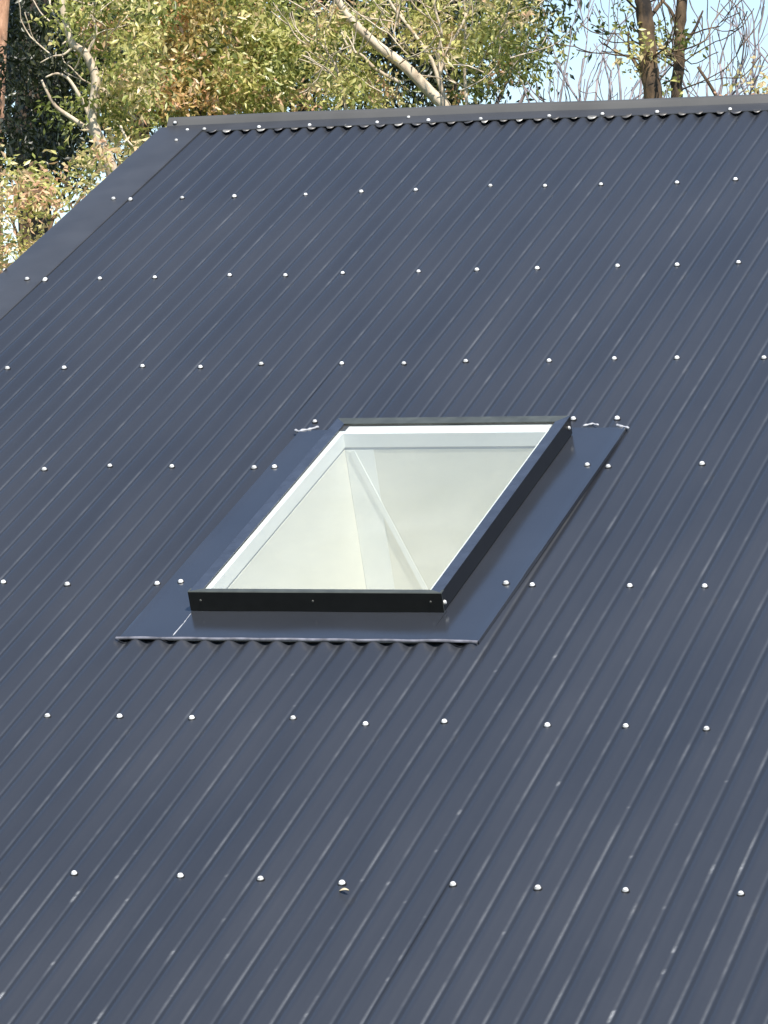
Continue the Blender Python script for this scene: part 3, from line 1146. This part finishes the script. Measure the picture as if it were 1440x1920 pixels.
# T4: russet-leaved tree with two dark trunks
t = Tree('russet_gum_tree', 'gum tree with orange-brown leaves and a thin dark upright trunk', 262, 27.5, M['bark_dark'], 'trees beyond the ridge')
t.limb([t.base, t.px(275, 420), t.px(268, 270), t.px(257, 150), t.px(254, 60), t.px(252, -60), t.px(262, -400)], 0.055, 0.02, 6, 8)
t.limb([t.px(262, 190), t.px(225, 140, 0.1), t.px(205, 90, 0.2)], 0.012, 0.006, 5, 6)
t.limb([t.px(254, 40), t.px(310, 30, 0.2), t.px(345, 60, 0.2)], 0.012, 0.005, 5, 6)
t.foliage([(320, 70, 80, 90, 0.2, 0.9, 190), (330, 160, 70, 60, 0.2, 0.8, 120), (280, 30, 80, 60, 0.5, 0.8, 120), (260, 200, 50, 60, 0.4, 0.6, 45)],
          13, (0.08, 0.08, 0.08), 0.09, 0.028, 0.6, 0.44, 0.2)
c = t.px(270, -400, 2.0)
t.crown(c, (1.1, 1.1, 1.2), 260, 15, (0.14, 0.14, 0.14), 0.1, 0.028, 0.6, 0.6, 0.2)
t.done('leaf_autumn')

# T5: green gum in the middle with a dark trunk
t = Tree('green_gum_tree', 'leafy olive green gum tree with thin dark trunk behind the ridge', 385, 28.5, M['bark_dark'], 'trees beyond the ridge')
t.limb([t.base, t.px(372, 420), t.px(374, 190), t.px(380, 90), t.px(378, 10), t.px(385, -120), t.px(400, -480)], 0.05, 0.018, 6, 8)
t.limb([t.px(378, 30), t.px(450, -40, 0.2), t.px(500, -130, 0.2)], 0.018, 0.006, 5, 6)
t.foliage([(470, 70, 110, 100, 0.0, 1.0, 330), (430, 150, 110, 60, 0.0, 0.9, 180), (540, 130, 90, 80, 0.1, 0.9, 190), (410, 30, 70, 60, 0.0, 0.8, 110), (330, 190, 60, 40, 0.6, 0.6, 60)],
          14, (0.085, 0.085, 0.085), 0.095, 0.028, 0.8, 0.5, 0.16)
c = t.px(440, -430, 2.0)
t.crown(c, (1.4, 1.4, 1.3), 380, 15, (0.15, 0.15, 0.15), 0.1, 0.03, 0.8, 0.5, 0.16)
t.done('leaf_olive')

# T6: twiggy tree with the long slanting cream limb
t = Tree('leaning_pale_tree', 'tree with one long slanting cream limb and thin upright stems behind the ridge', 850, 26.5, M['bark_cream'], 'trees beyond the ridge')
t.limb([t.base, t.px(862, 420), t.px(836, 205), t.px(812, 178), t.px(760, 125), t.px(700, 78), t.px(650, 25), t.px(600, -60), t.px(560, -160)], 0.055, 0.018, 6, 9)
t.limb([t.px(845, 260), t.px(835, 190), t.px(822, 150), t.px(808, 110), t.px(770, 55), t.px(735, 10), t.px(700, -60)], 0.018, 0.008, 5, 7)
t.limb([t.px(850, 260), t.px(828, 165), t.px(822, 100), t.px(828, 60), t.px(815, 10), t.px(820, -60)], 0.014, 0.007, 5, 7)
t.limb([t.px(826, 140), t.px(838, 95), t.px(862, 55), t.px(880, 10), t.px(890, -60)], 0.013, 0.006, 5, 7)
t.limb([t.px(882, 260), t.px(874, 180), t.px(870, 110), t.px(873, 50), t.px(868, -30)], 0.014, 0.007, 5, 7)
t.limb([t.px(750, 155), t.px(705, 130), t.px(680, 105), t.px(655, 90), t.px(640, 60)], 0.014, 0.006, 5, 7)
t.limb([t.px(655, 230), t.px(640, 165), t.px(628, 120), t.px(600, 80)], 0.012, 0.005, 5, 6)
for _ in range(60):
    s = t.px(random.uniform(560, 960), random.uniform(0, 190), random.uniform(-0.3, 0.5))
    t.grow(s, Vector((random.gauss(0, 1), random.gauss(0, 0.6), 0.4)), random.uniform(0.15, 0.4), 0.006, 1, 0.2, 0.8, 2)
t.foliage([(640, 90, 90, 90, 0.5, 0.8, 150), (760, 30, 100, 50, 0.6, 0.8, 120), (900, 50, 90, 70, 0.4, 0.8, 170), (930, 110, 60, 60, 0.4, 0.7, 70), (700, 160, 80, 40, 0.3, 0.6, 65), (950, 20, 60, 50, 0.3, 0.6, 70), (1000, 45, 50, 40, 0.3, 0.6, 26), (900, 165, 70, 30, 0.5, 0.6, 30)],
          12, (0.085, 0.085, 0.085), 0.085, 0.025, 0.7, 0.52, 0.18)
c = t.px(800, -400, 1.9)
t.crown(c, (1.5, 1.5, 1.1), 380, 14, (0.14, 0.14, 0.14), 0.09, 0.028, 0.7, 0.5, 0.18)
t.done('leaf_olive')

# T7, T8: ivy-patched brown trunks at the right
t = Tree('mottled_trunk_tree', 'thick curving mottled brown trunk beside a slimmer straight one', 1225, 25, M['bark_brown'], 'trees beyond the ridge')
t.limb([t.base, t.px(1245, 420), t.px(1226, 185), t.px(1218, 130), t.px(1214, 70), t.px(1207, 20), t.px(1203, -40), t.px(1210, -400)], 0.068, 0.045, 6, 12, 0.004)
t.limb([t.px(1218, 150), t.px(1196, 125, 0.05), t.px(1180, 95, 0.1), t.px(1178, 60, 0.1)], 0.018, 0.006, 5, 7)
t.limb([t.px(1212, 40), t.px(1240, 5, 0.05), t.px(1262, -30, 0.1)], 0.016, 0.008, 5, 7)
for _ in range(14):
    y = random.uniform(-60, 180)
    t.grow(t.px(1213 + (y - 60) * 0.08, y), Vector((random.choice((-1, 1)) * 1.0, random.gauss(0, 0.5), 0.5)), random.uniform(0.2, 0.45), 0.008, 2, 0.2, 0.7, 2)
t.foliage([(1190, 20, 50, 40, 0.1, 0.3, 7), (1215, 110, 30, 70, -0.05, 0.12, 9)], 9, (0.05, 0.05, 0.05), 0.06, 0.025, 0.6, 0.35, 0.16)
c = t.px(1215, -560, 0.3)
t.crown(c, (1.2, 1.2, 0.9), 170, 14, (0.15, 0.15, 0.15), 0.1, 0.03, 0.7, 0.45, 0.16)
t.done('leaf_olive')

t = Tree('straight_trunk_tree', 'tree with a straight slim mottled brown trunk beside the thicker curving trunk', 1272, 26, M['bark_brown'], 'trees beyond the ridge')
t.limb([t.base, t.px(1262, 420), t.px(1268, 180), t.px(1274, 110), t.px(1276, 50), t.px(1280, -40), t.px(1290, -400)], 0.044, 0.034, 6, 12, 0.004)
for (x, y, x2, y2, x3, y3) in ((1272, 112, 1250, 100, 1238, 85), (1275, 90, 1300, 60, 1318, 20), (1272, 60, 1258, 20, 1230, -10)):
    t.limb([t.px(x, y), t.px(x2, y2, 0.05), t.px(x3, y3, 0.1)], 0.016, 0.006, 5, 7)
for _ in range(10):
    y = random.uniform(-40, 170)
    t.grow(t.px(1275, y), Vector((random.choice((-1, 1)) * 1.0, random.gauss(0, 0.5), 0.5)), random.uniform(0.2, 0.4), 0.007, 2, 0.2, 0.7, 2)
t.foliage([(1262, 110, 20, 40, -0.03, 0.1, 5)], 9, (0.04, 0.04, 0.04), 0.06, 0.025, 0.6, 0.4, 0.16)
c = t.px(1290, -560, 0.3)
t.crown(c, (1.0, 1.0, 0.9), 150, 14, (0.15, 0.15, 0.15), 0.1, 0.03, 0.7, 0.45, 0.16)
t.done('leaf_olive')


# T9, T10: bare deciduous trees against the sky
def bare_tree(name, label, px, depth, stems, seed, length, r):
    random.seed(seed)
    t = Tree(name, label, px, depth, M['bark_grey'], 'bare trees against the sky')
    fork = Vector((t.base.x, t.base.y, t.px(px, 560).z))
    t.limb([t.base, t.base.lerp(fork, 0.5) + Vector((0.05, 0, 0)), fork], 0.10, 0.07, 5, 10)
    for (x, y) in stems:
        tgt = t.px(x, y, random.uniform(-0.5, 0.5))
        mid = fork.lerp(tgt, 0.55) + Vector((0, 0, -0.12)) + AX * (0.10 * (1 if x > px else -1))
        P = t.limb([fork, mid, tgt], 0.020, 0.010, 6, 7, 0.012)
        for k in (8, 10, 12):
            d = (P[k] - P[k - 1]).normalized()
            side = AX * random.choice((-1, 1)) * random.uniform(0.9, 1.6) + AZ * random.gauss(0, 0.5)
            t.grow(P[k], d + side * (0.3 if k == 12 else 1), length * random.uniform(0.7, 1.1), r, 2, 0.42, 1.1, 2, minr=0.0045)
    t.done()


bare_tree('bare_spreading_tree', 'bare deciduous tree with spreading twigs left of the mottled trunks', 1130, 33, [(1010, 230), (1050, 190), (1085, 160), (1120, 150), (1160, 130), (1180, 190), (1090, 230), (1140, 215), (1200, 120)], 3, 0.55, 0.011)
bare_tree('bare_upright_tree', 'bare deciduous tree with upright purplish twigs right of the mottled trunks', 1370, 32, [(1300, 200), (1325, 160), (1350, 120), (1380, 150), (1410, 130), (1440, 160), (1480, 180), (1395, 210), (1340, 220), (1365, 190)], 5, 0.55, 0.011)
bare_tree('bare_slender_tree', 'slender bare deciduous tree farther along the ridge than the ochre shrub', 1640, 33, [(1560, 200), (1590, 150), (1630, 120), (1660, 150), (1700, 170), (1610, 210), (1680, 210)], 9, 0.55, 0.011)
random.seed(77)

# sunlit shrub top showing past the right end of the ridge in view
t = Tree('ochre_shrub', 'ochre leaved shrub top beside the bare upright tree', 1430, 27, M['bark_brown'], 'trees beyond the ridge')
t.limb([t.base, t.px(1440, 420), t.px(1428, 220), t.px(1420, 165)], 0.03, 0.008, 5, 7)
t.limb([t.px(1440, 420), t.px(1400, 300, 0.1), t.px(1340, 175, 0.2), t.px(1308, 125, 0.2)], 0.02, 0.010, 5, 7)
t.foliage([(1428, 165, 30, 30, 0.0, 0.3, 40), (1450, 210, 60, 40, 0.0, 0.4, 60)], 12, (0.06, 0.06, 0.06), 0.07, 0.025, 0.5, 0.72, 0.12)
c = t.px(1470, 420)
t.crown(c, (0.8, 0.8, 0.8), 160, 14, (0.12, 0.12, 0.12), 0.08, 0.026, 0.5, 0.6, 0.16)
t.done('leaf_olive')

# background evergreens that close the gaps in the left half
for i, (px, dpt, cyy, rx, rz, n, name, label) in enumerate((
        (250, 38, 120, 2.3, 2.2, 560, 'background_evergreen', 'dark evergreen filling the gaps behind the pale barked tree'),
        (560, 39, 100, 2.6, 2.2, 760, 'background_evergreen', 'dark evergreen filling the gaps behind the green gum and slanting limb'),
        (-260, 37, 140, 1.5, 2.0, 300, 'background_evergreen', 'dark evergreen standing past the orange barked gum'),
        (840, 40, 60, 1.4, 1.6, 250, 'background_evergreen', 'smaller dark evergreen behind the thin upright stems'))):
    t = Tree(name, label, px, dpt, M['bark_dark'], 'evergreens standing behind the front trees')
    c = t.px(px, cyy - 100)
    t.limb([t.base, t.base.lerp(c, 0.6) + Vector((0.1, 0, 0)), c + Vector((0, 0, rz * 0.7))], 0.16, 0.03, 6, 9)
    for k in range(7):
        a = k * 0.9
        t.limb([t.base.lerp(c, 0.72 + 0.05 * k), c + Vector((math.cos(a) * rx * 0.6, math.sin(a) * rx * 0.6, (k - 3) * 0.25 * rz))], 0.05, 0.012, 4, 6)
    t.crown(c, (rx, rx, rz), n, 20, (0.26, 0.26, 0.26), 0.15, 0.045, 0.8, 0.45, 0.18, 0.2)
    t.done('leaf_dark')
